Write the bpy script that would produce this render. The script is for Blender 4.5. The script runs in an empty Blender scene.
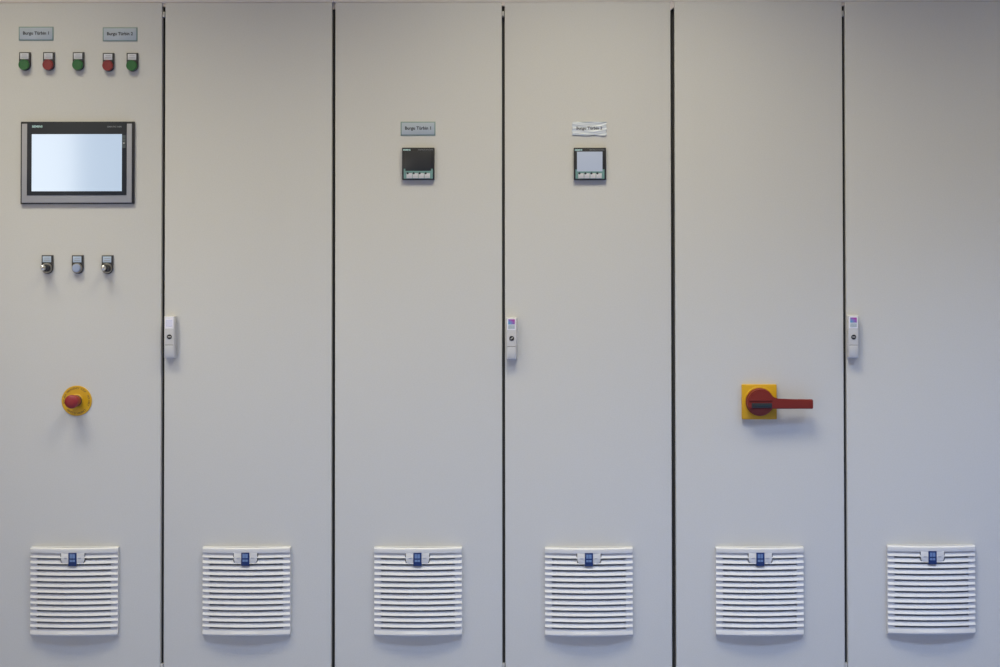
import bpy, bmesh, math
from mathutils import Matrix, Vector

# ------------------------------------------------------------------ camera, world, light, exposure
scene = bpy.context.scene
COL = scene.collection
D = 4.5                      # camera to door plane (doors' front faces lie in Y = 0)
CAM_Z = 1.193
MMPX = 0.00293
PITCH = math.radians(-1.0)
ROLL = math.radians(-0.09)
FPX = D / MMPX
SHIFT_PX, SHIFT_PY = -60.0, -54.0             # the photo is cropped: the lens axis falls right of and above the middle

cam_data = bpy.data.cameras.new('camera')
cam = bpy.data.objects.new('camera', cam_data)
COL.objects.link(cam)
cam_data.sensor_width = 36.0
cam_data.sensor_fit = 'HORIZONTAL'
cam_data.lens = FPX / 1000.0 * 36.0
cam_data.shift_x = SHIFT_PX / 1000.0
cam_data.shift_y = SHIFT_PY / 1000.0
CAM_R = Matrix.Rotation(math.pi / 2 - PITCH, 3, 'X') @ Matrix.Rotation(ROLL, 3, 'Z')
CAM_P = Vector((0.0, -D, CAM_Z))
cam.matrix_world = Matrix.Translation(CAM_P) @ CAM_R.to_4x4()
scene.camera = cam

world = bpy.data.worlds.new('world')
scene.world = world
world.use_nodes = True
world.node_tree.nodes['Background'].inputs[0].default_value = (0.62, 0.78, 1.0, 1)
world.node_tree.nodes['Background'].inputs[1].default_value = 0.05

vs = scene.view_settings
vs.view_transform = 'Standard'
vs.look = 'None'
vs.gamma = 1.0
vs.use_curve_mapping = False
vs.exposure = 0.0

ROOM = dict(x0=-4.6, x1=4.2, y0=-5.6, y1=0.56, z1=3.05)
LAMPS = [(-1.80, -1.05), (0.10, -1.05), (2.00, -1.05), (-1.80, -2.10), (0.10, -2.10), (2.00, -2.10)]   # louvred ceiling lamps: a warm row; cool row added to blue the lower doors
LAMP_E = [(20.2, 19.2, 14.8), (23.6, 22.0, 16.4), (10.9, 10.2, 7.4), (8.4, 11.0, 16.8), (10.8, 15.0, 22.9), (26.0, 33.3, 49.1)]   # watts per colour channel
LAMP_SPREAD = math.radians(112)
LAMP_SIZE = (1.10, 0.56)
WINDOWS = [(-4.25, -3.13), (0.3, 2.9)]       # openings in the wall behind the camera
WIN_Z = [(0.85, 2.55), (0.1, 2.15)]         # a window, and an unseen glazed door added for low blue light
WIN_L = [(7.3, 7.0, 6.3), (0.1, 0.1, 0.1)]   # radiance per colour channel


def area(name, loc, rot, sx, sy, rgb):
    watts = max(rgb)
    col = [v / max(watts, 1e-9) for v in rgb]
    d = bpy.data.lights.new(name, 'AREA')
    d.shape = 'RECTANGLE'
    d.size, d.size_y = sx, sy
    d.energy, d.color = watts, col
    o = bpy.data.objects.new(name, d)
    o.location, o.rotation_euler = loc, rot
    COL.objects.link(o)
    return o


for (wx0, wx1), wz, L in zip(WINDOWS, WIN_Z, WIN_L):    # daylight coming in through the window openings
    w, h = wx1 - wx0 - 0.1, wz[1] - wz[0] - 0.1
    area('window_daylight', ((wx0 + wx1) / 2, ROOM['y0'] - 0.01, sum(wz) / 2), (math.pi / 2, 0, 0),
         w, h, [v * w * h * math.pi for v in L])


# ------------------------------------------------------------------ helpers
def P(px, py, h=0.0):
    """point on the plane h in front of the doors that the photo shows at pixel px, py"""
    d = CAM_R @ Vector(((px - 500 + SHIFT_PX) / FPX, (333.5 - py + SHIFT_PY) / FPX, -1.0))
    t = (-h - CAM_P.y) / d.y
    return CAM_P + d * t


_m = {}


def mat(name, col, rough=0.5, metal=0.0, spec=0.5, bump=None, mottle=0.0, emit=None, coat=0.0):
    if name in _m:
        return _m[name]
    m = bpy.data.materials.new(name)
    m.use_nodes = True
    nt = m.node_tree
    b = nt.nodes['Principled BSDF']
    b.inputs['Base Color'].default_value = (*col, 1)
    b.inputs['Roughness'].default_value = rough
    b.inputs['Metallic'].default_value = metal
    b.inputs['Specular IOR Level'].default_value = spec
    b.inputs['Coat Weight'].default_value = coat
    if emit:
        b.inputs['Emission Color'].default_value = (*emit[0], 1)
        b.inputs['Emission Strength'].default_value = emit[1]
    tc = nt.nodes.new('ShaderNodeTexCoord')
    n = nt.nodes.new('ShaderNodeTexNoise')
    nt.links.new(tc.outputs['Object'], n.inputs['Vector'])
    n.inputs['Detail'].default_value = 3.0
    n.inputs['Scale'].default_value = bump[0] if bump else 60.0
    if bump:
        bp = nt.nodes.new('ShaderNodeBump')
        bp.inputs['Strength'].default_value = bump[1]
        bp.inputs['Distance'].default_value = bump[2]
        nt.links.new(n.outputs['Fac'], bp.inputs['Height'])
        nt.links.new(bp.outputs['Normal'], b.inputs['Normal'])
    if mottle:
        mx = nt.nodes.new('ShaderNodeMix')
        mx.data_type = 'RGBA'
        mx.inputs[6].default_value = (*[c * (1 - mottle) for c in col], 1)
        mx.inputs[7].default_value = (*[min(1, c * (1 + mottle)) for c in col], 1)
        nt.links.new(n.outputs['Fac'], mx.inputs[0])
        nt.links.new(mx.outputs[2], b.inputs['Base Color'])
    _m[name] = m
    return m


PAINT = mat('enclosure_paint', (0.60, 0.59, 0.57), 0.42, bump=(260.0, 0.22, 0.001), mottle=0.06)
ROOF_LIT = mat('roof_paint_lit', (0.72, 0.645, 0.59), 0.5, bump=(260.0, 0.2, 0.001))  # enclosure paint made lighter and pinker to show the roof strip more lit
GAP_SHADE = mat('gap_shade_rubber', (0.055, 0.054, 0.053), 0.8, bump=(300.0, 0.2, 0.001))
LINE_GREY = mat('joint_and_shadow_grey', (0.06, 0.06, 0.06), 0.8, bump=(300.0, 0.2, 0.001))  # for the handle joint and the shadow line painted round the vent tabs
PLINTH = mat('plinth_paint', (0.10, 0.10, 0.105), 0.5, bump=(260.0, 0.2, 0.001))
STEEL = mat('zinc_steel', (0.55, 0.54, 0.52), 0.4, metal=0.4, mottle=0.1)
RING = mat('satin_ring', (0.30, 0.285, 0.26), 0.42, metal=0.8)
CHROME = mat('chrome', (0.88, 0.86, 0.80), 0.30, metal=1.0)
SILVER = mat('silver_plastic', (0.40, 0.40, 0.43), 0.45, mottle=0.03)
BLACK = mat('black_plastic', (0.022, 0.022, 0.026), 0.4, mottle=0.05)
GLASS = mat('black_front_glass', (0.032, 0.036, 0.045), 0.35, spec=0.3)
SCREEN = mat('lit_screen', (0.05, 0.06, 0.07), 0.09, spec=0.5, emit=((0.52, 0.64, 0.80), 0.90))
LCD_OFF = mat('dark_display', (0.04, 0.041, 0.045), 0.35, spec=0.3)
LCD_ON = mat('pale_display', (0.10, 0.11, 0.12), 0.3, emit=((0.40, 0.44, 0.54), 0.75))
SIDEKEY = mat('side_key_grey', (0.075, 0.095, 0.105), 0.4)
TEAL = mat('teal_print', (0.155, 0.295, 0.285), 0.5)
LOGO = mat('pale_teal_print', (0.55, 0.80, 0.80), 0.5)
GREYPRINT = mat('grey_print', (0.22, 0.24, 0.26), 0.5)
KEY = mat('key_grey', (0.62, 0.61, 0.65), 0.5, mottle=0.03)
DARKPRINT = mat('dark_print', (0.03, 0.03, 0.04), 0.6)
PLATE = mat('pale_blue_plate', (0.42, 0.475, 0.545), 0.35, mottle=0.03)
PLATE_EDGE = mat('grey_green_edge', (0.22, 0.31, 0.29), 0.5)
FILM = mat('glare_white_film', (0.66, 0.70, 0.75), 0.30, spec=0.6, mottle=0.05)  # clear film whitened in its colour to stand for reflected light
LEGEND = mat('white_legend', (0.62, 0.63, 0.68), 0.5, mottle=0.03)
LEGEND_B = mat('pale_blue_legend', (0.46, 0.56, 0.70), 0.45, mottle=0.03)
LEGPRINT = mat('legend_print', (0.30, 0.30, 0.36), 0.6)
GREEN = mat('green_plastic', (0.016, 0.125, 0.030), 0.38, mottle=0.05)
RED = mat('red_plastic', (0.230, 0.018, 0.020), 0.38, mottle=0.05)
ESTOP_RED = mat('mushroom_red', (0.265, 0.016, 0.020), 0.5, mottle=0.06)
SWITCH_RED = mat('brick_red_plastic', (0.185, 0.019, 0.012), 0.5, spec=0.35, mottle=0.06)
YELLOW = mat('yellow_plastic', (0.62, 0.345, 0.004), 0.45, mottle=0.04)
OCHRE = mat('ochre_print', (0.22, 0.11, 0.02), 0.6)
BLUELENS = mat('blue_grey_lens', (0.30, 0.36, 0.52), 0.35, mottle=0.04)
VENT = mat('vent_plastic', (0.63, 0.62, 0.62), 0.45, mottle=0.02)
VENT_DARK = mat('filter_mat', (0.38, 0.43, 0.53), 0.9, bump=(400.0, 0.4, 0.002))
BADGE = mat('blue_badge', (0.007, 0.026, 0.125), 0.3, mottle=0.05)
BADGE_LIGHT = mat('light_blue_emblem', (0.14, 0.22, 0.42), 0.4, mottle=0.05)
HANDLE = mat('handle_plastic', (0.57, 0.56, 0.565), 0.42, mottle=0.02)
FLAP = mat('handle_flap_plastic', (0.52, 0.52, 0.545), 0.5, mottle=0.02)
STICKER = mat('white_sticker', (0.82, 0.80, 0.86), 0.3, mottle=0.04)
WALLMAT = mat('wall_paint', (0.70, 0.62, 0.50), 0.8, bump=(40.0, 0.2, 0.002), mottle=0.03)
FLOORMAT = mat('blue_grey_floor_paint', (0.20, 0.25, 0.42), 0.45, bump=(25.0, 0.1, 0.002), mottle=0.08)  # unseen floor; blue chosen so its bounce cools the lower doors
CEILMAT = mat('warm_bounce_ceiling', (0.85, 0.60, 0.30), 0.85, bump=(40.0, 0.2, 0.002), mottle=0.03)  # unseen ceiling; colour chosen so its bounce warms the door tops
FRAMEMAT = mat('window_frame_white', (0.7, 0.7, 0.7), 0.5, mottle=0.02)
PANE = mat('window_glass', (0.9, 0.95, 1.0), 0.02)
PANE.node_tree.nodes['Principled BSDF'].inputs['Transmission Weight'].default_value = 1.0
LAMPWHITE = mat('lamp_housing_white', (0.75, 0.75, 0.74), 0.5, mottle=0.02)


def hologram_mat():
    m = bpy.data.materials.new('hologram_foil')
    m.use_nodes = True
    nt = m.node_tree
    b = nt.nodes['Principled BSDF']
    tc = nt.nodes.new('ShaderNodeTexCoord')
    d = nt.nodes.new('ShaderNodeVectorMath')
    d.operation = 'DOT_PRODUCT'
    d.inputs[1].default_value = (0.55, 0.0, 0.45)
    n = nt.nodes.new('ShaderNodeTexNoise')
    n.inputs['Scale'].default_value = 3.0
    ad = nt.nodes.new('ShaderNodeMath')
    ad.operation = 'MULTIPLY_ADD'
    ad.inputs[1].default_value = 0.5
    r = nt.nodes.new('ShaderNodeValToRGB')
    nt.links.new(tc.outputs['Generated'], d.inputs[0])
    nt.links.new(tc.outputs['Generated'], n.inputs['Vector'])
    nt.links.new(n.outputs['Fac'], ad.inputs[0])
    nt.links.new(d.outputs['Value'], ad.inputs[2])
    nt.links.new(ad.outputs['Value'], r.inputs['Fac'])
    nt.links.new(r.outputs['Color'], b.inputs['Base Color'])
    e = r.color_ramp.elements
    e[0].position, e[0].color = 0.40, (0.16, 0.48, 0.75, 1)
    e[1].position, e[1].color = 1.0, (0.50, 0.10, 0.45, 1)
    k = e.new(0.75)
    k.color = (0.36, 0.24, 0.66, 1)
    b.inputs['Roughness'].default_value = 0.25
    b.inputs['Metallic'].default_value = 0.3
    return m


HOLO = hologram_mat()
HOLO2 = mat('pale_hologram_foil', (0.50, 0.56, 0.60), 0.3, metal=0.2, bump=(500.0, 0.4, 0.001), mottle=0.35)
HOLO3 = mat('glare_hologram_foil', (0.66, 0.66, 0.80), 0.25, metal=0.2, bump=(500.0, 0.4, 0.001), mottle=0.15)  # foil whitened in colour for the light the first sticker reflects


def finish(bm, name, m, parent=None, loc=None, smooth=0.6):
    bmesh.ops.recalc_face_normals(bm, faces=bm.faces)
    me = bpy.data.meshes.new(name)
    bm.to_mesh(me)
    bm.free()
    me.materials.append(m)
    if smooth:
        me.polygons.foreach_set('use_smooth', [True] * len(me.polygons))
        me.set_sharp_from_angle(angle=smooth)
    return link(name, me, parent, loc)


def link(name, me, parent=None, loc=None):
    o = bpy.data.objects.new(name, me)
    COL.objects.link(o)
    if parent:
        o.parent = parent
    if loc:
        o.location = loc
    return o


def bevel(bm, off, seg, sel=None):
    es = [e for e in bm.edges if sel is None or sel(e)]
    bmesh.ops.bevel(bm, geom=es, offset=off, segments=seg, profile=0.5, affect='EDGES')


def box(bm, x0, x1, y0, y1, z0, z1):
    v = [bm.verts.new((x, y, z)) for x in (x0, x1) for y in (y0, y1) for z in (z0, z1)]
    for f in ((0, 1, 3, 2), (4, 6, 7, 5), (0, 4, 5, 1), (2, 3, 7, 6), (0, 2, 6, 4), (1, 5, 7, 3)):
        bm.faces.new([v[i] for i in f])


def Box(name, m, parent, x0, x1, y0, y1, z0, z1, bev=0.0, seg=2, loc=None):
    bm = bmesh.new()
    box(bm, x0, x1, y0, y1, z0, z1)
    if bev:
        bevel(bm, bev, seg)
    return finish(bm, name, m, parent, loc)


def Prism(name, m, parent, pts, y0, y1, bev=0.0, seg=2, loc=None):
    """outline in x, z; y1 (more negative) is the front, whose rim is rounded"""
    bm = bmesh.new()
    a = [bm.verts.new((x, y0, z)) for x, z in pts]
    b = [bm.verts.new((x, y1, z)) for x, z in pts]
    n = len(pts)
    bm.faces.new(a)
    bm.faces.new(b[::-1])
    for i in range(n):
        bm.faces.new((a[i], b[i], b[(i + 1) % n], a[(i + 1) % n]))
    if bev:
        fs = set(b)
        bevel(bm, bev, seg, lambda e: e.verts[0] in fs and e.verts[1] in fs)
    return finish(bm, name, m, parent, loc)


def Lathe(name, m, parent, prof, cx=0.0, cz=0.0, n=40, loc=None):
    """profile of (radius, y) turned about the axis through cx, cz"""
    bm = bmesh.new()
    rings = []
    for r, y in prof:
        if r < 1e-6:
            rings.append([bm.verts.new((cx, y, cz))])
        else:
            rings.append([bm.verts.new((cx + r * math.cos(2 * math.pi * i / n), y, cz + r * math.sin(2 * math.pi * i / n)))
                          for i in range(n)])
    for a, b in zip(rings, rings[1:]):
        for i in range(n):
            j = (i + 1) % n
            if len(a) == 1 and len(b) > 1:
                bm.faces.new((a[0], b[i], b[j]))
            elif len(b) == 1 and len(a) > 1:
                bm.faces.new((a[i], b[0], a[j]))
            elif len(a) > 1:
                bm.faces.new((a[i], b[i], b[j], a[j]))
    return finish(bm, name, m, parent, loc)


def text_mesh(s, width=None, height=None, bold=0.0, cap=None):
    c = bpy.data.curves.new('lettering', 'FONT')
    c.body = s
    c.align_x, c.align_y = 'CENTER', ('BOTTOM_BASELINE' if cap else 'CENTER')
    c.resolution_u = 2
    c.offset = bold
    o = bpy.data.objects.new('lettering', c)
    COL.objects.link(o)
    dg = bpy.context.evaluated_depsgraph_get()
    me = bpy.data.meshes.new_from_object(o.evaluated_get(dg))
    bpy.data.objects.remove(o)
    bpy.data.curves.remove(c)
    if cap:                      # single letters: one scale for all, centred on the capitals' height
        for v in me.vertices:
            v.co = (v.co.x * cap / 0.7, 0.0, (v.co.y - 0.35) * cap / 0.7)
        return me
    xs = [v.co.x for v in me.vertices]
    ys = [v.co.y for v in me.vertices]
    w, h = max(xs) - min(xs), max(ys) - min(ys)
    cx, cy = (max(xs) + min(xs)) / 2, (max(ys) + min(ys)) / 2
    sx = width / w if width else height / h
    sz = height / h if height else sx
    for v in me.vertices:
        v.co = ((v.co.x - cx) * sx, 0.0, (v.co.y - cy) * sz)
    return me


def Text(name, m, parent, s, x, y, z, width=None, height=None, bold=0.018):
    me = text_mesh(s, width, height, bold)
    me.materials.append(m)
    return link(name, me, parent, (x, y, z))


def arc_text(name, m, parent, s, r, mid, span, h, y, flip=False):
    """print lettering along a circle"""
    bm = bmesh.new()
    n = len(s)
    for i, ch in enumerate(s):
        if ch == ' ':
            continue
        t = (i - (n - 1) / 2) / max(1, n - 1) * span
        a = math.radians(mid + t) if flip else math.radians(mid - t)
        me = text_mesh(ch, bold=0.02, cap=h)
        R = Matrix.Rotation(-(a - math.pi / 2) if not flip else -(a + math.pi / 2), 4, 'Y')
        me.transform(Matrix.Translation((r * math.cos(a), y, r * math.sin(a))) @ R)
        bm.from_mesh(me)
        bpy.data.meshes.remove(me)
    me = bpy.data.meshes.new(name)
    bm.to_mesh(me)
    bm.free()
    me.materials.append(m)
    return link(name, me, parent)


def tag(o, label, cat, group=None):
    o['label'] = label
    o['category'] = cat
    if group:
        o['group'] = group
    return o


def thing(name, loc, label, cat, group=None):
    o = bpy.data.objects.new(name, None)
    o.empty_display_size = 0.05
    o.location = loc
    COL.objects.link(o)
    return tag(o, label, cat, group)


def struct(o, label=None):
    o['kind'] = 'structure'
    if label:
        o['label'] = label
    return o


# ------------------------------------------------------------------ the room
R_ = ROOM
T = 0.12
struct(Box('floor', FLOORMAT, None, R_['x0'] - T, R_['x1'] + T, R_['y0'] - T, R_['y1'] + T, -T, 0), 'blue-grey painted floor of the switch room')
struct(Box('ceiling', CEILMAT, None, R_['x0'] - T, R_['x1'] + T, R_['y0'] - T, R_['y1'] + T, R_['z1'], R_['z1'] + T), 'unseen ceiling of the switch room, coloured warm for its bounce')
struct(Box('wall_back', WALLMAT, None, R_['x0'] - T, R_['x1'] + T, R_['y1'], R_['y1'] + T, 0, R_['z1']), 'plain cream wall behind the enclosures')
struct(Box('wall_left', WALLMAT, None, R_['x0'] - T, R_['x0'], R_['y0'], R_['y1'], 0, R_['z1']), 'plain cream wall on the left')
struct(Box('wall_right', WALLMAT, None, R_['x1'], R_['x1'] + T, R_['y0'], R_['y1'], 0, R_['z1']), 'plain cream wall on the right')
bm = bmesh.new()
ya, yb = R_['y0'] - T, R_['y0']
xs = [R_['x0'] - T] + [v for w in WINDOWS for v in w] + [R_['x1'] + T]
for i in range(0, len(xs), 2):
    box(bm, xs[i], xs[i + 1], ya, yb, 0, R_['z1'])
for (a, b), wz in zip(WINDOWS, WIN_Z):
    box(bm, a, b, ya, yb, 0, wz[0])
    box(bm, a, b, ya, yb, wz[1], R_['z1'])
struct(finish(bm, 'wall_front', WALLMAT, None), 'wall with a window and an added glazed door behind the camera')
for k, (a, b) in enumerate(WINDOWS):
    bm = bmesh.new()
    f = 0.05
    box(bm, a, a + f, ya, yb, *WIN_Z[k])
    box(bm, b - f, b, ya, yb, *WIN_Z[k])
    box(bm, a, b, ya, yb, WIN_Z[k][0], WIN_Z[k][0] + f)
    box(bm, a, b, ya, yb, WIN_Z[k][1] - f, WIN_Z[k][1])
    wo = struct(finish(bm, 'window_%d' % (k + 1), FRAMEMAT, None), ('white framed window', 'added white framed glazed door')[k] + ' in the wall behind the camera')
    Box('pane', PANE, wo, a + f, b - f, ya + 0.03, ya + 0.036, WIN_Z[k][0] + f, WIN_Z[k][1] - f)

for k, (lx, ly) in enumerate(LAMPS):
    zt = R_['z1']
    t = thing('ceiling_lamp', (lx, ly, zt), 'oblong white louvred ceiling lamp, %s of the row %s' % (('leftmost', 'middle', 'rightmost')[k % 3], ('nearest the enclosures', 'farther from the enclosures, added to cool their lower doors')[k // 3]), 'lamp', 'ceiling lamps')
    Box('housing', LAMPWHITE, t, -0.60, 0.60, -0.31, 0.31, -0.06, 0.0, 0.006)
    for q in (-1, 1):
        Box('rim', LAMPWHITE, t, -0.60, 0.60, q * 0.30 - 0.01, q * 0.30 + 0.01, -0.075, -0.058)
        Box('rim', LAMPWHITE, t, q * 0.59 - 0.01, q * 0.59 + 0.01, -0.29, 0.29, -0.075, -0.058)
    l = area('lamp_light', (0, 0, -0.062), (0, 0, 0), LAMP_SIZE[0], LAMP_SIZE[1], LAMP_E[k])
    l.data.spread = LAMP_SPREAD
    l.parent = t

# ------------------------------------------------------------------ the three enclosures
GAPS = [(-9.0, 3.0), (162.7, 3.3), (333.3, 3.4), (503.5, 2.9), (673.3, 4.0), (844.9, 2.9), (1015.0, 3.0)]
gx = [P(p, 333.5).x for p, w in GAPS]
gw = [w * MMPX for p, w in GAPS]
Z_TOP = P(500, 2.2).z
Z_BOT = 0.106
DOOR_T = 0.020
BODY_Y = 0.024


def ZY(py):
    return P(500, py).z


ENC_LABEL = ['left grey enclosure with the touch panel and emergency stop on its door',
             'middle grey enclosure with two small power meters on its doors',
             'right grey enclosure with the red and yellow rotary switch on its door']
for i in range(3):
    xl, xr = gx[2 * i], gx[2 * i + 2]
    xm = gx[2 * i + 1]
    cx = (xl + xr) / 2
    e = thing('electrical_enclosure', (cx, 0.25, 0.0), ENC_LABEL[i], 'enclosure', 'grey steel enclosures in a row')

    def eb(name, m, x0, x1, y0, y1, z0, z1, bev=0.0, parent=None):
        return Box(name, m, e if parent is None else parent, x0 - cx, x1 - cx, y0 - 0.25, y1 - 0.25, z0, z1, bev)

    eb('body', PAINT, xl + 0.001, xr - 0.001, BODY_Y, 0.5, 0.1, Z_TOP)
    eb('roof', ROOF_LIT, xl + 0.0006, xr - 0.0006, 0.0005, 0.5, Z_TOP + 0.0006, Z_TOP + 0.02, 0.0012)
    eb('plinth', PLINTH, xl + 0.003, xr - 0.003, 0.03, 0.49, 0.0, 0.1, 0.002)
    # black seals behind the gaps, their dark colour standing in for shade
    eb('gasket', GAP_SHADE, xm - 0.02, xm + 0.02, DOOR_T - 0.001, BODY_Y, Z_BOT, Z_TOP)
    eb('gasket', GAP_SHADE, xl + 0.001, xl + 0.02, DOOR_T - 0.001, BODY_Y, Z_BOT, Z_TOP)
    eb('gasket', GAP_SHADE, xr - 0.02, xr - 0.001, DOOR_T - 0.001, BODY_Y, Z_BOT, Z_TOP)
    # latch rod ends in the gap between the two doors
    w = gw[2 * i + 1] / 2 + 0.0001
    eb('latch_tongue', STEEL, xm - w * 0.9, xm + w * 0.55, 0.004, DOOR_T, ZY(16.2), ZY(11.0), 0.0006)
    eb('latch_tongue', STEEL, xm - w * 0.9, xm + w * 0.6, 0.003, DOOR_T, ZY(672), ZY(663.6), 0.0006)
    eb('latch_plate', ROOF_LIT, xm - w * 0.95, xm + w * 0.95, 0.006 if i != 1 else 0.001, DOOR_T, ZY(5.6), Z_TOP + 0.0004)
    if i == 1:
        wr = gw[4] / 2
        Prism('corner_bracket', ROOF_LIT, e, [(xr - wr - cx, Z_TOP + 0.0004), (xr - 0.0002 - cx, Z_TOP + 0.0004),
                                          (xr - 0.0002 - cx, ZY(8.6)), (xr - wr - cx, ZY(10.0))], DOOR_T - 0.25, 0.002 - 0.25)
    if i == 2:
        wr = gw[4] / 2
        Prism('corner_bracket', ROOF_LIT, e, [(xl + 0.0002 - cx, Z_TOP + 0.0004), (xl + wr * 0.9 - cx, Z_TOP + 0.0004),
                                          (xl + wr * 0.9 - cx, ZY(7.3)), (xl + 0.0002 - cx, ZY(8.6))], DOOR_T - 0.25, 0.002 - 0.25)
    if i < 2:
        wr = gw[2] / 2
        if i == 0:
            eb('corner_bracket', ROOF_LIT, xr - wr * 0.95, xr - 0.0002, 0.012, DOOR_T, ZY(8.0), Z_TOP + 0.0004)
        else:
            eb('corner_bracket', ROOF_LIT, xl + 0.0002, xl + wr * 0.95, 0.012, DOOR_T, ZY(8.0), Z_TOP + 0.0004)

    for j, (a, ga, b, gb) in enumerate(((xl, gw[2 * i], xm, gw[2 * i + 1]), (xm, gw[2 * i + 1], xr, gw[2 * i + 2]))):
        bm = bmesh.new()
        box(bm, a + ga / 2 - cx, b - gb / 2 - cx, -0.25, DOOR_T - 0.25, Z_BOT, Z_TOP)
        fr = lambda ed: all(v.co.y < -0.2499 for v in ed.verts)
        bevel(bm, 0.0022, 3, fr)
        door = finish(bm, 'door', PAINT, e)
        if j == 1:
            # slim lever lock on the edge of the second door, its pieces are sub-parts of the door
            hx, hy0, hy1, hw = ((169.2, 315.9, 358.2, 10.4), (511.5, 317.4, 359.4, 10.3), (853.5, 315.6, 358.0, 10.4))[i]
            HH = 0.024
            c = P(hx, (hy0 + hy1) / 2, HH)
            s = (D - HH) / FPX
            hh = (hy1 - hy0) * s / 2
            hwid = hw * s / 2
            loc = (c.x - cx, -0.25, c.z)
            Box('handle_base', HANDLE, door, -hwid - 0.0005, hwid + 0.0005, -0.010, 0.0, -hh - 0.0005, hh + 0.0005, 0.002, loc=loc)
            Box('handle', HANDLE, door, -hwid, hwid, -HH, -0.009, -hh, hh, 0.0028, 3, loc=loc)
            zk = P(hx, (336.8, 338.4, 337.0)[i], HH).z - c.z
            Lathe('lock_insert', BLACK, door, [(0.0071, -HH + 0.002), (0.0071, -HH - 0.0012), (0.0060, -HH - 0.0016), (0.0057, -HH - 0.0004), (0, -HH - 0.0004)],
                  0.0006, zk, 24, loc=loc)
            bm = bmesh.new()
            box(bm, -0.0045, 0.0045, -HH - 0.0014, -HH, -0.0013, 0.0013)
            k = finish(bm, 'key_slot', STEEL, door, (loc[0] + 0.0006, -0.25, c.z + zk))
            k.rotation_euler = (0, math.radians(-35 if i == 1 else 0), 0)
            zf = zk - 0.0245
            Box('handle_flap', FLAP, door, -hwid + 0.0028, hwid - 0.0028, -HH - 0.0009, -HH + 0.002, -hh + 0.004, zf, 0.0007, loc=loc)
            Box('handle_groove', LINE_GREY, door, -hwid + 0.0028, hwid - 0.0028, -HH - 0.0002, -HH + 0.002, zf + 0.0002, zf + 0.0014, loc=loc)
            zs1 = hh - 0.003
            zs0 = zs1 - 0.034
            Box('sticker', STICKER, door, -hwid + 0.0026, hwid - 0.0026, -HH - 0.0004, -HH + 0.001, zs0, zs1, loc=loc)
            if i:
                Box('hologram_patch', HOLO, door, -0.0095, 0.0098, -HH - 0.0007, -HH, zs0 + 0.0165, zs1 - 0.0025, loc=loc)
                Box('hologram_strip', HOLO2, door, -0.0095, 0.0098, -HH - 0.0007, -HH, zs0 + 0.003, zs0 + 0.0145, loc=loc)
            else:
                Box('hologram_patch', HOLO3, door, -0.0090, 0.0090, -HH - 0.0007, -HH, zs0 + 0.006, zs1 - 0.008, loc=loc)

# ------------------------------------------------------------------ touch panel
TPH = 0.010
c = P(77.2, 163.0, TPH)
t = thing('touch_panel', (c.x, 0, c.z), 'lit widescreen touch panel with silver frame set in the left door', 'touch panel')
S = (D - TPH) / FPX


def tp(px, py):
    q = P(px, py, TPH)
    return q.x - c.x, q.z - c.z


def TB(name, m, x0, y0, x1, y1, ya, yb, bev=0.0, parent=None):
    (a, d), (b, e_) = tp(x0, y0), tp(x1, y1)
    return Box(name, m, parent or t, a, b, yb, ya, e_, d, bev)


TB('housing', BLACK, 20.6, 121.6, 133.8, 203.8, 0.0, -0.009, 0.0012)
fr = TB('bezel', SILVER, 21.9, 123.8, 131.6, 202.6, -0.008, -0.0105, 0.001)
TB('front_glass', GLASS, 27.3, 121.9, 126.6, 195.2, -0.0095, -0.0122, 0.0008)
sc_ = TB('screen', SCREEN, 32.1, 134.3, 122.0, 191.2, -0.0115, -0.0126)
x, z = tp(37.6, 126.6)
Text('logo', LOGO, t, 'SIEMENS', x, -0.0126, z, width=10.4 * S, height=2.2 * S, bold=0.035)
x, z = tp(114.6, 126.8)
Text('lettering', GREYPRINT, t, 'SIMATIC HMI', x, -0.0126, z, width=14.4 * S, height=1.6 * S, bold=0.03)
for k in range(4):
    y0 = 135.2 + k * 3.3
    ky = TB('side_key', SIDEKEY, 122.4, y0, 125.8, y0 + 2.9, -0.0115, -0.0128)
    if k == 2:
        TB('key_mark', KEY, 123.5, y0 + 0.9, 124.7, y0 + 1.9, -0.0120, -0.0131, parent=ky).parent = ky

# ------------------------------------------------------------------ name plates
PLATES = [((36.0, 33.6), 'Burgu Türbin 1', 'pale blue name plate reading Burgu Türbin 1 above the leftmost push buttons'),
          ((120.0, 34.2), 'Burgu Türbin 2', 'pale blue name plate reading Burgu Türbin 2 near the top of the left door'),
          ((418.0, 128.6), 'Burgu Türbin 1', 'pale blue name plate reading Burgu Türbin 1 above the dark power meter')]
for (px, py), s, lab in PLATES:
    q = P(px, py, 0.002)
    n = thing('name_plate', (q.x, 0, q.z), lab, 'name plate', 'name plates on the doors')
    w, h = 17.4 * MMPX, 7.0 * MMPX
    Box('plate_edge', PLATE_EDGE, n, -w, w, -0.0018, 0, -h, h, 0.0006)
    Box('plate', PLATE, n, -w + 0.0030, w - 0.0030, -0.0026, -0.0010, -h + 0.0030, h - 0.0030, 0.0004)
    Text('lettering', DARKPRINT, n, s, 0, -0.0028, 0.0, width=26.0 * MMPX, height=4.3 * MMPX, bold=0.028)

# the wrinkled film label over the second meter
q = P(589.3, 128.6, 0.002)
n = thing('name_plate', (q.x, 0, q.z), 'shiny wrinkled label with painted white glare above the power meter with the pale display', 'name plate', 'name plates on the doors')
w, h = 17.1 * MMPX, 6.9 * MMPX
Box('plate_edge', PLATE_EDGE, n, -w + 0.0012, w - 0.0012, -0.0010, 0, -h + 0.001, h, 0.0003)
bm = bmesh.new()
NX, NZ = 48, 20


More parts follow.
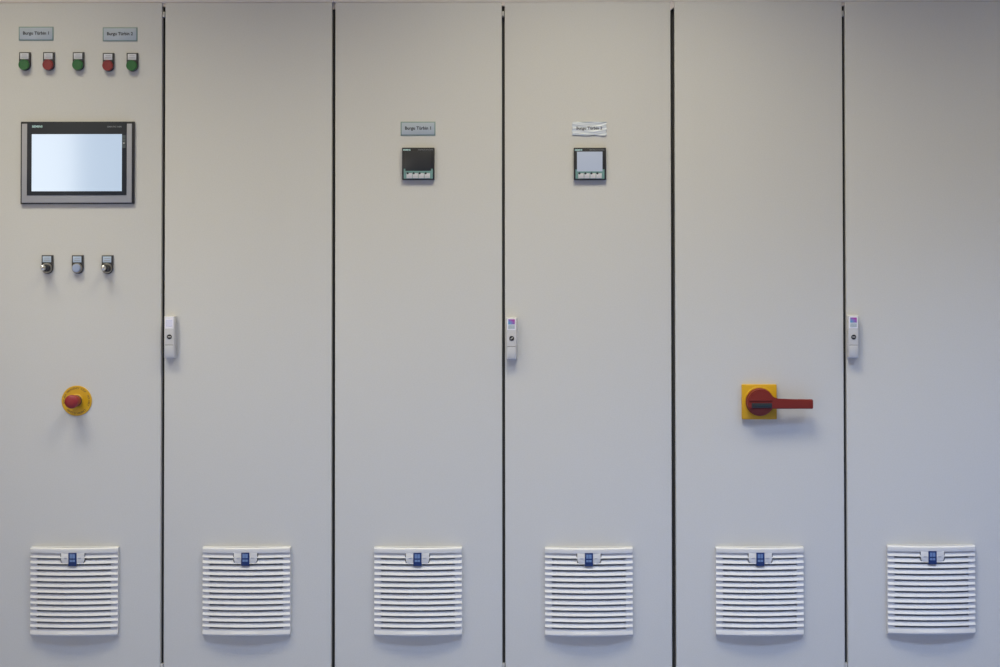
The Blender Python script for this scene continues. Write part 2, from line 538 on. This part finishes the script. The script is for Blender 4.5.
def wr(u, v):
    a = 0.0005 * math.sin(9.0 * v + 2.2 * math.sin(2.6 * u + 0.7) + 0.6)
    b = 0.0004 * math.sin(17.0 * v - 5.0 * u + 1.3 * math.sin(4.0 * u))
    c_ = 0.0003 * math.sin(7.0 * u + 11.0 * v * v)
    return -0.0032 + a + b + c_


grid = {}
for ix in range(NX + 1):
    for iz in range(NZ + 1):
        u, v = -1 + 2 * ix / NX, -1 + 2 * iz / NZ
        jx = 0.0012 * math.sin(8 * v + 1) if abs(u) > 0.999 else 0
        jz = 0.0008 * math.sin(6 * u) if abs(v) > 0.999 else 0
        for s in (0, 1):
            grid[ix, iz, s] = bm.verts.new((u * w + jx, wr(u, v) if s == 0 else -0.0009, v * h * 0.97 + jz))
for ix in range(NX):
    for iz in range(NZ):
        for s in (0, 1):
            bm.faces.new([grid[ix + a, iz + b, s] for a, b in ((0, 0), (1, 0), (1, 1), (0, 1))])
for ix in range(NX):
    for iz in (0, NZ):
        bm.faces.new([grid[ix, iz, 0], grid[ix + 1, iz, 0], grid[ix + 1, iz, 1], grid[ix, iz, 1]])
for iz in range(NZ):
    for ix in (0, NX):
        bm.faces.new([grid[ix, iz, 0], grid[ix, iz + 1, 0], grid[ix, iz + 1, 1], grid[ix, iz, 1]])
finish(bm, 'film', FILM, n, smooth=1.2)
me = text_mesh('Burgu Türbin 2', width=26.0 * MMPX, height=3.9 * MMPX, bold=0.02)
for v in me.vertices:
    v.co.y = wr(v.co.x / w, v.co.z / (h * 0.97)) - 0.0006
me.materials.append(mat('faded_print', (0.06, 0.06, 0.08), 0.5))
link('lettering', me, n)

# ------------------------------------------------------------------ push buttons and selector switches
BW = 5.55 * MMPX


def holder_outline(w, top, r, n=18):
    pts = [(-w, top), (w, top)]
    for k in range(n + 1):
        a = -math.pi * k / n
        pts.append((r * math.cos(a), r * math.sin(a)))
    return pts


def button(px, py, name, label, cat, group, cap, legend):
    """px, py: the axis of the button on the door"""
    q = P(px, py)
    b = thing(name, (q.x, 0, q.z), label, cat, group)
    top = 13.0 * MMPX
    Prism('label_holder', BLACK, b, holder_outline(BW, top, BW), 0.0, -0.0075, 0.0012)
    lg = Box('legend_plate', legend, b, -0.0128, 0.0120, -0.0086, -0.0070, 0.0172, top - 0.0034, 0.0004)
    for k, wd in enumerate((0.0075, 0.0085)):
        z = 0.0225 + 0.0060 * (1 - k)
        Box('printed_line', LEGPRINT, lg, -wd, wd, -0.0089, -0.0080, z, z + 0.0016)
    if cap in (GREEN, RED):
        Lathe('bezel', BLACK, b, [(0.0161, -0.007), (0.0161, -0.0095), (0.0150, -0.0105), (0.0140, -0.0105)])
        Lathe('button_cap', cap, b, [(0.0158, -0.0095), (0.0158, -0.0140), (0.0148, -0.0158), (0.0125, -0.0160), (0.0115, -0.0152), (0.006, -0.0150), (0, -0.0150)])
    elif cap is BLUELENS:
        Lathe('bezel', RING, b, [(0.0150, -0.007), (0.0150, -0.0125), (0.0140, -0.0145), (0.0122, -0.0145), (0.0118, -0.0125)])
        Lathe('button_cap', cap, b, [(0.0119, -0.009), (0.0119, -0.0175), (0.0105, -0.0190), (0, -0.0196)])
    else:
        Lathe('bezel', RING, b, [(0.0150, -0.007), (0.0150, -0.0125), (0.0140, -0.0145), (0.0122, -0.0145), (0.0118, -0.0085), (0.0, -0.0085)])
        Lathe('barrel', BLACK, b, [(0.0108, -0.008), (0.0104, -0.022), (0.0085, -0.029), (0.0072, -0.031), (0, -0.031)])
        kn = Lathe('knob', CHROME, b, [(0.0055, -0.030), (0.0058, -0.036), (0.0068, -0.038), (0.0070, -0.045), (0.0058, -0.049), (0.003, -0.0508), (0.0, -0.0512)], n=24)
        kn.scale = (0.85, 1, 1.15)
    return b


GB = 'push buttons in the top row'
button(25.4, 65.4, 'push_button', 'green push button under the left name plate, nearest the left edge', 'push button', GB, GREEN, LEGEND)
button(49.3, 65.4, 'push_button', 'red push button just right of the leftmost green button', 'push button', GB, RED, LEGEND)
button(78.9, 65.4, 'push_button', 'green push button in the middle of the top row of five', 'push button', GB, GREEN, LEGEND)
button(108.9, 66.2, 'push_button', 'red push button second from the right in the top row', 'push button', GB, RED, LEGEND)
button(132.8, 66.2, 'push_button', 'green push button under the second name plate, beside the door gap', 'push button', GB, GREEN, LEGEND)
GS = 'switches under the touch panel'
button(47.9, 268.2, 'selector_switch', 'chrome ringed selector switch with protruding silver knob, left below touch panel', 'selector switch', GS, CHROME, LEGEND_B)
button(78.1, 268.3, 'push_button', 'grey blue lens button between the two chrome selector switches', 'push button', GS, BLUELENS, LEGEND_B)
button(107.9, 268.4, 'selector_switch', 'chrome ringed selector switch with protruding silver knob, right below touch panel', 'selector switch', GS, CHROME, LEGEND_B)

# ------------------------------------------------------------------ emergency stop
q = P(76.9, 400.7)
es = thing('emergency_stop', (q.x, 0, q.z), 'red mushroom emergency stop button on a round yellow plate', 'emergency stop')
RP = 15.1 * MMPX
Lathe('backing_plate', YELLOW, es, [(0, 0), (RP, 0), (RP, -0.0022), (RP - 0.0010, -0.0030), (0.012, -0.0030)], n=64)
Lathe('collar', YELLOW, es, [(0.0195, -0.002), (0.0195, -0.0050), (0.0180, -0.0062), (0.010, -0.0062)])
Lathe('neck', BLACK, es, [(0.0168, -0.005), (0.0168, -0.0105), (0.0150, -0.012), (0.0115, -0.012)])
Lathe('mushroom_head', ESTOP_RED, es, [(0.0150, -0.010), (0.0165, -0.014), (0.0172, -0.028), (0.0190, -0.040), (0.0198, -0.050), (0.0186, -0.0550), (0.0150, -0.0580), (0.008, -0.0595), (0, -0.0598)], n=48)
for s, mid, span, fl in (('EMERGENCY STOP', 92, 92, False), ('NOT-HALT', 0, 44, False), ('ARRÊT D\'URGENCE', 270, 88, True), ('NOT-AUS', 170, 38, False)):
    arc_text('lettering', OCHRE, es, s, RP - 0.0075, mid, span, 0.0052, -0.0032, fl)

# ------------------------------------------------------------------ rotary main switch
q = P(758.8, 401.6)
rs = thing('rotary_switch', (q.x, 0, q.z), 'red rotary handle on a square yellow plate on the right enclosure', 'rotary switch')
hp = 17.4 * MMPX
Box('base_plate', YELLOW, rs, -hp, hp, -0.014, 0, -hp, hp, 0.0025, 3)
Lathe('ring', YELLOW, rs, [(0.0455, -0.012), (0.0455, -0.0155), (0.0440, -0.0168), (0.030, -0.0168)], n=64)
Lathe('hub', SWITCH_RED, rs, [(0.0410, -0.014), (0.0405, -0.0260), (0.0385, -0.0295), (0.0, -0.0300)], n=64)
# the lever: round head flowing into a straight grip
rh, bz0, bz1 = 0.0382, -0.0185, 0.0086
pts = []
a0 = math.radians(36)
a1 = math.pi + math.asin(-bz0 / rh)
for k in range(37):
    a = a0 + (a1 - a0) * k / 36
    pts.append((rh * math.cos(a), rh * math.sin(a)))
pts += [(0.150, bz0), (0.152, bz0 + 0.003), (0.152, bz1 - 0.003), (0.150, bz1), (0.050, bz1), (0.044, bz1 + 0.0018), (0.038, bz1 + 0.0068)]
# lower part of the head: its face slopes back towards the plate
bm = bmesh.new()
n_ = 20
arc = [a1 + (math.pi * 3 - 2 * a1) * k / n_ for k in range(n_ + 1)]
lo = [(rh * math.cos(a), rh * math.sin(a)) for a in arc]
fa = [bm.verts.new((x, -0.046 + 0.013 * (bz0 - z) / (rh + bz0), z)) for x, z in lo]
ba = [bm.verts.new((x, -0.028, z)) for x, z in lo]
bm.faces.new(fa)
bm.faces.new(ba[::-1])
for k in range(n_ + 1):
    j = (k + 1) % (n_ + 1)
    bm.faces.new((fa[k], fa[j], ba[j], ba[k]))
finish(bm, 'lower_face', SWITCH_RED, rs)
lv = Prism('lever', SWITCH_RED, rs, pts, -0.028, -0.046, 0.003)
# sloped raised crown of the head above the slot, dark slot
Box('padlock_slot', BLACK, rs, -0.0265, 0.0325, -0.0475, -0.044, -0.0160, -0.0015, 0.0008)
Box('slot_insert', mat('dark_teal_plastic', (0.012, 0.03, 0.036), 0.4), rs, -0.0120, 0.0285, -0.0480, -0.046, -0.0110, -0.0065, 0.0005)
cr = []
for k in range(25):
    a = math.radians(12) + math.radians(156) * k / 24
    cr.append((0.0345 * math.cos(a), 0.0345 * math.sin(a)))
Prism('crown', SWITCH_RED, rs, [(-0.0337, 0.0045)] + cr[::-1] + [(0.0337, 0.0045)], -0.045, -0.0485, 0.0015)

# ------------------------------------------------------------------ louvred vent grilles
VW, VH = 0.1275, 0.1290
PITCHZ = 0.01673
EDGE, BULGE = 0.0150, 0.0140
NSEG = 10


def bul(x):
    return EDGE + BULGE * (1 - (x / VW) ** 2)


def sweep(name, m, prof, x0, x1, nseg):
    """profile of (depth from the bulged front, z) swept across the grille"""
    bm = bmesh.new()
    rows = []
    for k in range(nseg + 1):
        x = x0 + (x1 - x0) * k / nseg
        rows.append([bm.verts.new((x, -(bul(x) + d), z)) for d, z in prof])
    n = len(prof)
    for a, b in zip(rows, rows[1:]):
        for i in range(n):
            j = (i + 1) % n
            bm.faces.new((a[i], b[i], b[j], a[j]))
    bm.faces.new(rows[0])
    bm.faces.new(rows[-1][::-1])
    bmesh.ops.recalc_face_normals(bm, faces=bm.faces)
    me = bpy.data.meshes.new(name)
    bm.to_mesh(me)
    bm.free()
    me.materials.append(m)
    me.polygons.foreach_set('use_smooth', [True] * len(me.polygons))
    me.set_sharp_from_angle(angle=0.5)
    return me


hz = PITCHZ / 2
slat_me = sweep('slat', VENT, [(-0.0075, hz - 0.0006), (-0.0060, hz - 0.0002), (-0.0004, -hz + 0.0066), (0.0, -hz + 0.0056), (-0.0006, -hz + 0.0048), (-0.0085, -hz + 0.0048)], -VW, VW, NSEG)
top_me = sweep('top_band', VENT, [(-0.011, 0.0), (-0.0045, 0.0), (-0.0012, -0.0030), (0.0, -0.0135), (-0.0005, -0.0150), (-0.0085, -0.0150)], -VW, VW, NSEG)
bot_me = sweep('bottom_band', VENT, [(-0.0075, hz - 0.0006), (-0.0060, hz - 0.0002), (-0.0004, -0.0055), (-0.0008, -0.0090), (-0.0040, -0.0122), (-0.012, -0.0122)], -VW, VW, NSEG)
Z0 = VH                      # top of the top band
ZS = Z0 - 0.0366 + 0.0024 - hz   # first slat below a dark slot
topslat_me = sweep('slat', VENT, [(-0.0085, hz + 0.0105), (-0.0070, hz + 0.0105), (-0.0060, hz - 0.0002), (-0.0004, -hz + 0.0066), (0.0, -hz + 0.0056), (-0.0006, -hz + 0.0048), (-0.0085, -hz + 0.0048)], -VW, VW, NSEG)


def column_mesh(x0, x1):
    bm = bmesh.new()
    rows = []
    for x in (x0, (x0 + x1) / 2, x1):
        rows.append([bm.verts.new((x, -(bul(x) + d), z)) for d, z in ((-0.0040, -VH + 0.004), (-0.0040, VH - 0.004), (-0.012, VH - 0.004), (-0.012, -VH + 0.004))])
    for a, b in zip(rows, rows[1:]):
        for i in range(4):
            bm.faces.new((a[i], b[i], b[(i + 1) % 4], a[(i + 1) % 4]))
    bm.faces.new(rows[0])
    bm.faces.new(rows[-1][::-1])
    bmesh.ops.recalc_face_normals(bm, faces=bm.faces)
    me = bpy.data.meshes.new('side_column')
    bm.to_mesh(me)
    bm.free()
    me.materials.append(VENT)
    return me


colL, colR = column_mesh(-VW, -VW + 0.0200), column_mesh(VW - 0.0200, VW)


def proto(fn):
    o = fn()
    me = o.data
    bpy.data.objects.remove(o)
    return me


back_me = proto(lambda: Box('filter_mat', VENT_DARK, None, -VW + 0.004, VW - 0.004, -0.0045, 0.0, -VH + 0.006, VH - 0.004))
bm = bmesh.new()
for a, b, c_, d in ((-VW - 0.0004, -VW + 0.004, -VH - 0.0004, VH + 0.0004), (VW - 0.004, VW + 0.0004, -VH - 0.0004, VH + 0.0004),
                    (-VW, VW, VH - 0.004, VH + 0.0004), (-VW, VW, -VH - 0.0004, -VH + 0.006)):
    box(bm, a, b, -EDGE + 0.0075, 0.0, c_, d)
frame_o = finish(bm, 'frame', VENT, None)
frame_me = frame_o.data
bpy.data.objects.remove(frame_o)
# latch tab that carries the badge: wide at the top, rounded below
TABZ = Z0 - 0.0130
pts = [(-0.0345, 0.0), (0.0345, 0.0), (0.0340, -0.0060)]
pts += [(0.0205 + 0.0135 * math.cos(a), -0.0205 + 0.0125 * math.sin(a)) for a in [math.radians(-d) for d in (0, 30, 60, 90)]]
pts += [(-0.0205 - 0.0135 * math.cos(a), -0.0205 + 0.0125 * math.sin(a)) for a in [math.radians(-d) for d in (90, 60, 30, 0)]]
pts += [(-0.0340, -0.0060)]
FB = EDGE + BULGE
tab_me = proto(lambda: Prism('latch_tab', VENT, None, pts, -FB + 0.012, -FB + 0.0010, 0.0008))
tab_shadow_me = proto(lambda: Prism('tab_shadow_line', LINE_GREY, None, [(x * 1.05, z * 1.06) for x, z in pts], -FB + 0.012, -FB + 0.0025))  # dark rim drawn round the tab in place of its thin shadow
notch_me = proto(lambda: Box('latch_notch', FLAP, None, -0.0045, 0.0045, -0.0016, 0.0, -0.0016, 0.0016, 0.0006))
badge_me = proto(lambda: Box('badge', BADGE, None, -0.0118, 0.0118, -FB - 0.0016, -FB + 0.006, -0.0385, 0.0, 0.0010))
bm = bmesh.new()
for x0, x1, z0, z1 in ((-0.0078, -0.0008, -0.0160, -0.0040), (0.0002, 0.0076, -0.0160, -0.0040), (-0.0078, -0.0008, -0.0262, -0.0200), (0.0002, 0.0076, -0.0262, -0.0200)):
    box(bm, x0, x1, -FB - 0.0022, -FB - 0.0010, z0, z1)
eo = finish(bm, 'emblem', BADGE_LIGHT, None)
emb_me = eo.data
bpy.data.objects.remove(eo)

VENTS = [((73.9, 592.0), 'white louvred vent grille below the red emergency stop'),
         ((246.2, 591.8), 'white louvred vent grille second from left, on the door with the leftmost lock handle'),
         ((417.9, 592.0), 'white louvred vent grille third from left, under the dark power meter'),
         ((588.9, 592.3), 'white louvred vent grille fourth from left, under the pale display meter'),
         ((759.9, 591.9), 'white louvred vent grille directly below the red rotary switch'),
         ((931.6, 590.3), 'white louvred vent grille farthest right, on the rightmost door')]
for (px, py), lab in VENTS:
    q = P(px, py, EDGE)
    v = thing('vent_grille', (q.x, 0, q.z), lab, 'vent grille', 'louvred vent grilles along the bottom')
    link('frame', frame_me, v)
    link('filter_mat', back_me, v)
    link('side_column', colL, v)
    link('side_column', colR, v)
    link('top_band', top_me, v, (0, 0, Z0))
    link('slat', topslat_me, v, (0, 0, ZS + PITCHZ))
    for k in range(12):
        link('slat', slat_me, v, (0, 0, ZS - k * PITCHZ))
    link('bottom_band', bot_me, v, (0, 0, ZS - 12 * PITCHZ))
    link('tab_shadow_line', tab_shadow_me, v, (0, 0, TABZ))
    tb = link('latch_tab', tab_me, v, (0, 0, TABZ))
    for sx in (-1, 1):
        link('latch_notch', notch_me, tb, (sx * 0.021, -FB + 0.0012, -0.0150))
    bd = link('badge', badge_me, v, (0, 0, TABZ - 0.000))
    link('emblem', emb_me, bd)

# ------------------------------------------------------------------ power meters
for px, py, lcd, lab, logo in ((418.2, 163.7, LCD_OFF, 'square black power meter with a dark display under the Burgu Türbin 1 plate', LOGO),
                               (589.9, 163.8, LCD_ON, 'square black power meter with a lit pale display under the wrinkled label', LOGO)):
    H = 0.012
    q = P(px, py, H)
    m_ = thing('power_meter', (q.x, 0, q.z), lab, 'power meter', 'power meters on the middle doors')
    s = (D - H) / FPX
    a = 16.2 * s
    Box('housing', BLACK, m_, -a, a, -H, 0, -a, a, 0.0012)
    Box('display', lcd, m_, -12.9 * s, 12.6 * s, -H - 0.0006, -H + 0.001, -7.0 * s, 12.2 * s, 0.0003)
    kp = Box('keypad', TEAL, m_, -14.5 * s, 14.6 * s, -H - 0.0004, -H + 0.001, -15.0 * s, -7.2 * s if lcd is LCD_OFF else -5.6 * s)
    if lcd is LCD_OFF:
        Box('keypad_edge', TEAL, m_, -14.5 * s, -12.7 * s, -H - 0.0004, -H + 0.001, -7.2 * s, -5.0 * s)
        Box('keypad_edge', TEAL, m_, 12.8 * s, 14.6 * s, -H - 0.0004, -H + 0.001, -7.2 * s, -5.0 * s)
    else:
        Box('display_lip', LCD_ON, m_, -12.9 * s, 12.6 * s, -H - 0.0006, -H + 0.001, -7.6 * s, -6.9 * s)
    for k in range(4):
        kx = (-9.0 + 6.0 * k) * s
        ky = Box('key', KEY, m_, kx - 2.7 * s, kx + 2.8 * s, -H - 0.0014, -H, -14.6 * s, -9.6 * s, 0.0005)
        mk = Lathe('key_mark', DARKPRINT, ky, [(0.0032, -H), (0.0032, -H - 0.0017), (0, -H - 0.0017)], kx - 1.5 * s, -9.6 * s, 16)
        Box('key_line', FLAP, ky, kx - 2.5 * s, kx + 2.6 * s, -H - 0.0016, -H - 0.001, -13.2 * s, -12.9 * s)
    Text('logo', logo, m_, 'SIEMENS', -11.4 * s, -H - 0.0004, 13.9 * s, width=7.4 * s, height=1.6 * s, bold=0.04)
    Text('lettering', GREYPRINT, m_, 'SENTRON PAC3200', 7.2 * s, -H - 0.0004, 13.9 * s, width=15.0 * s, height=1.1 * s)
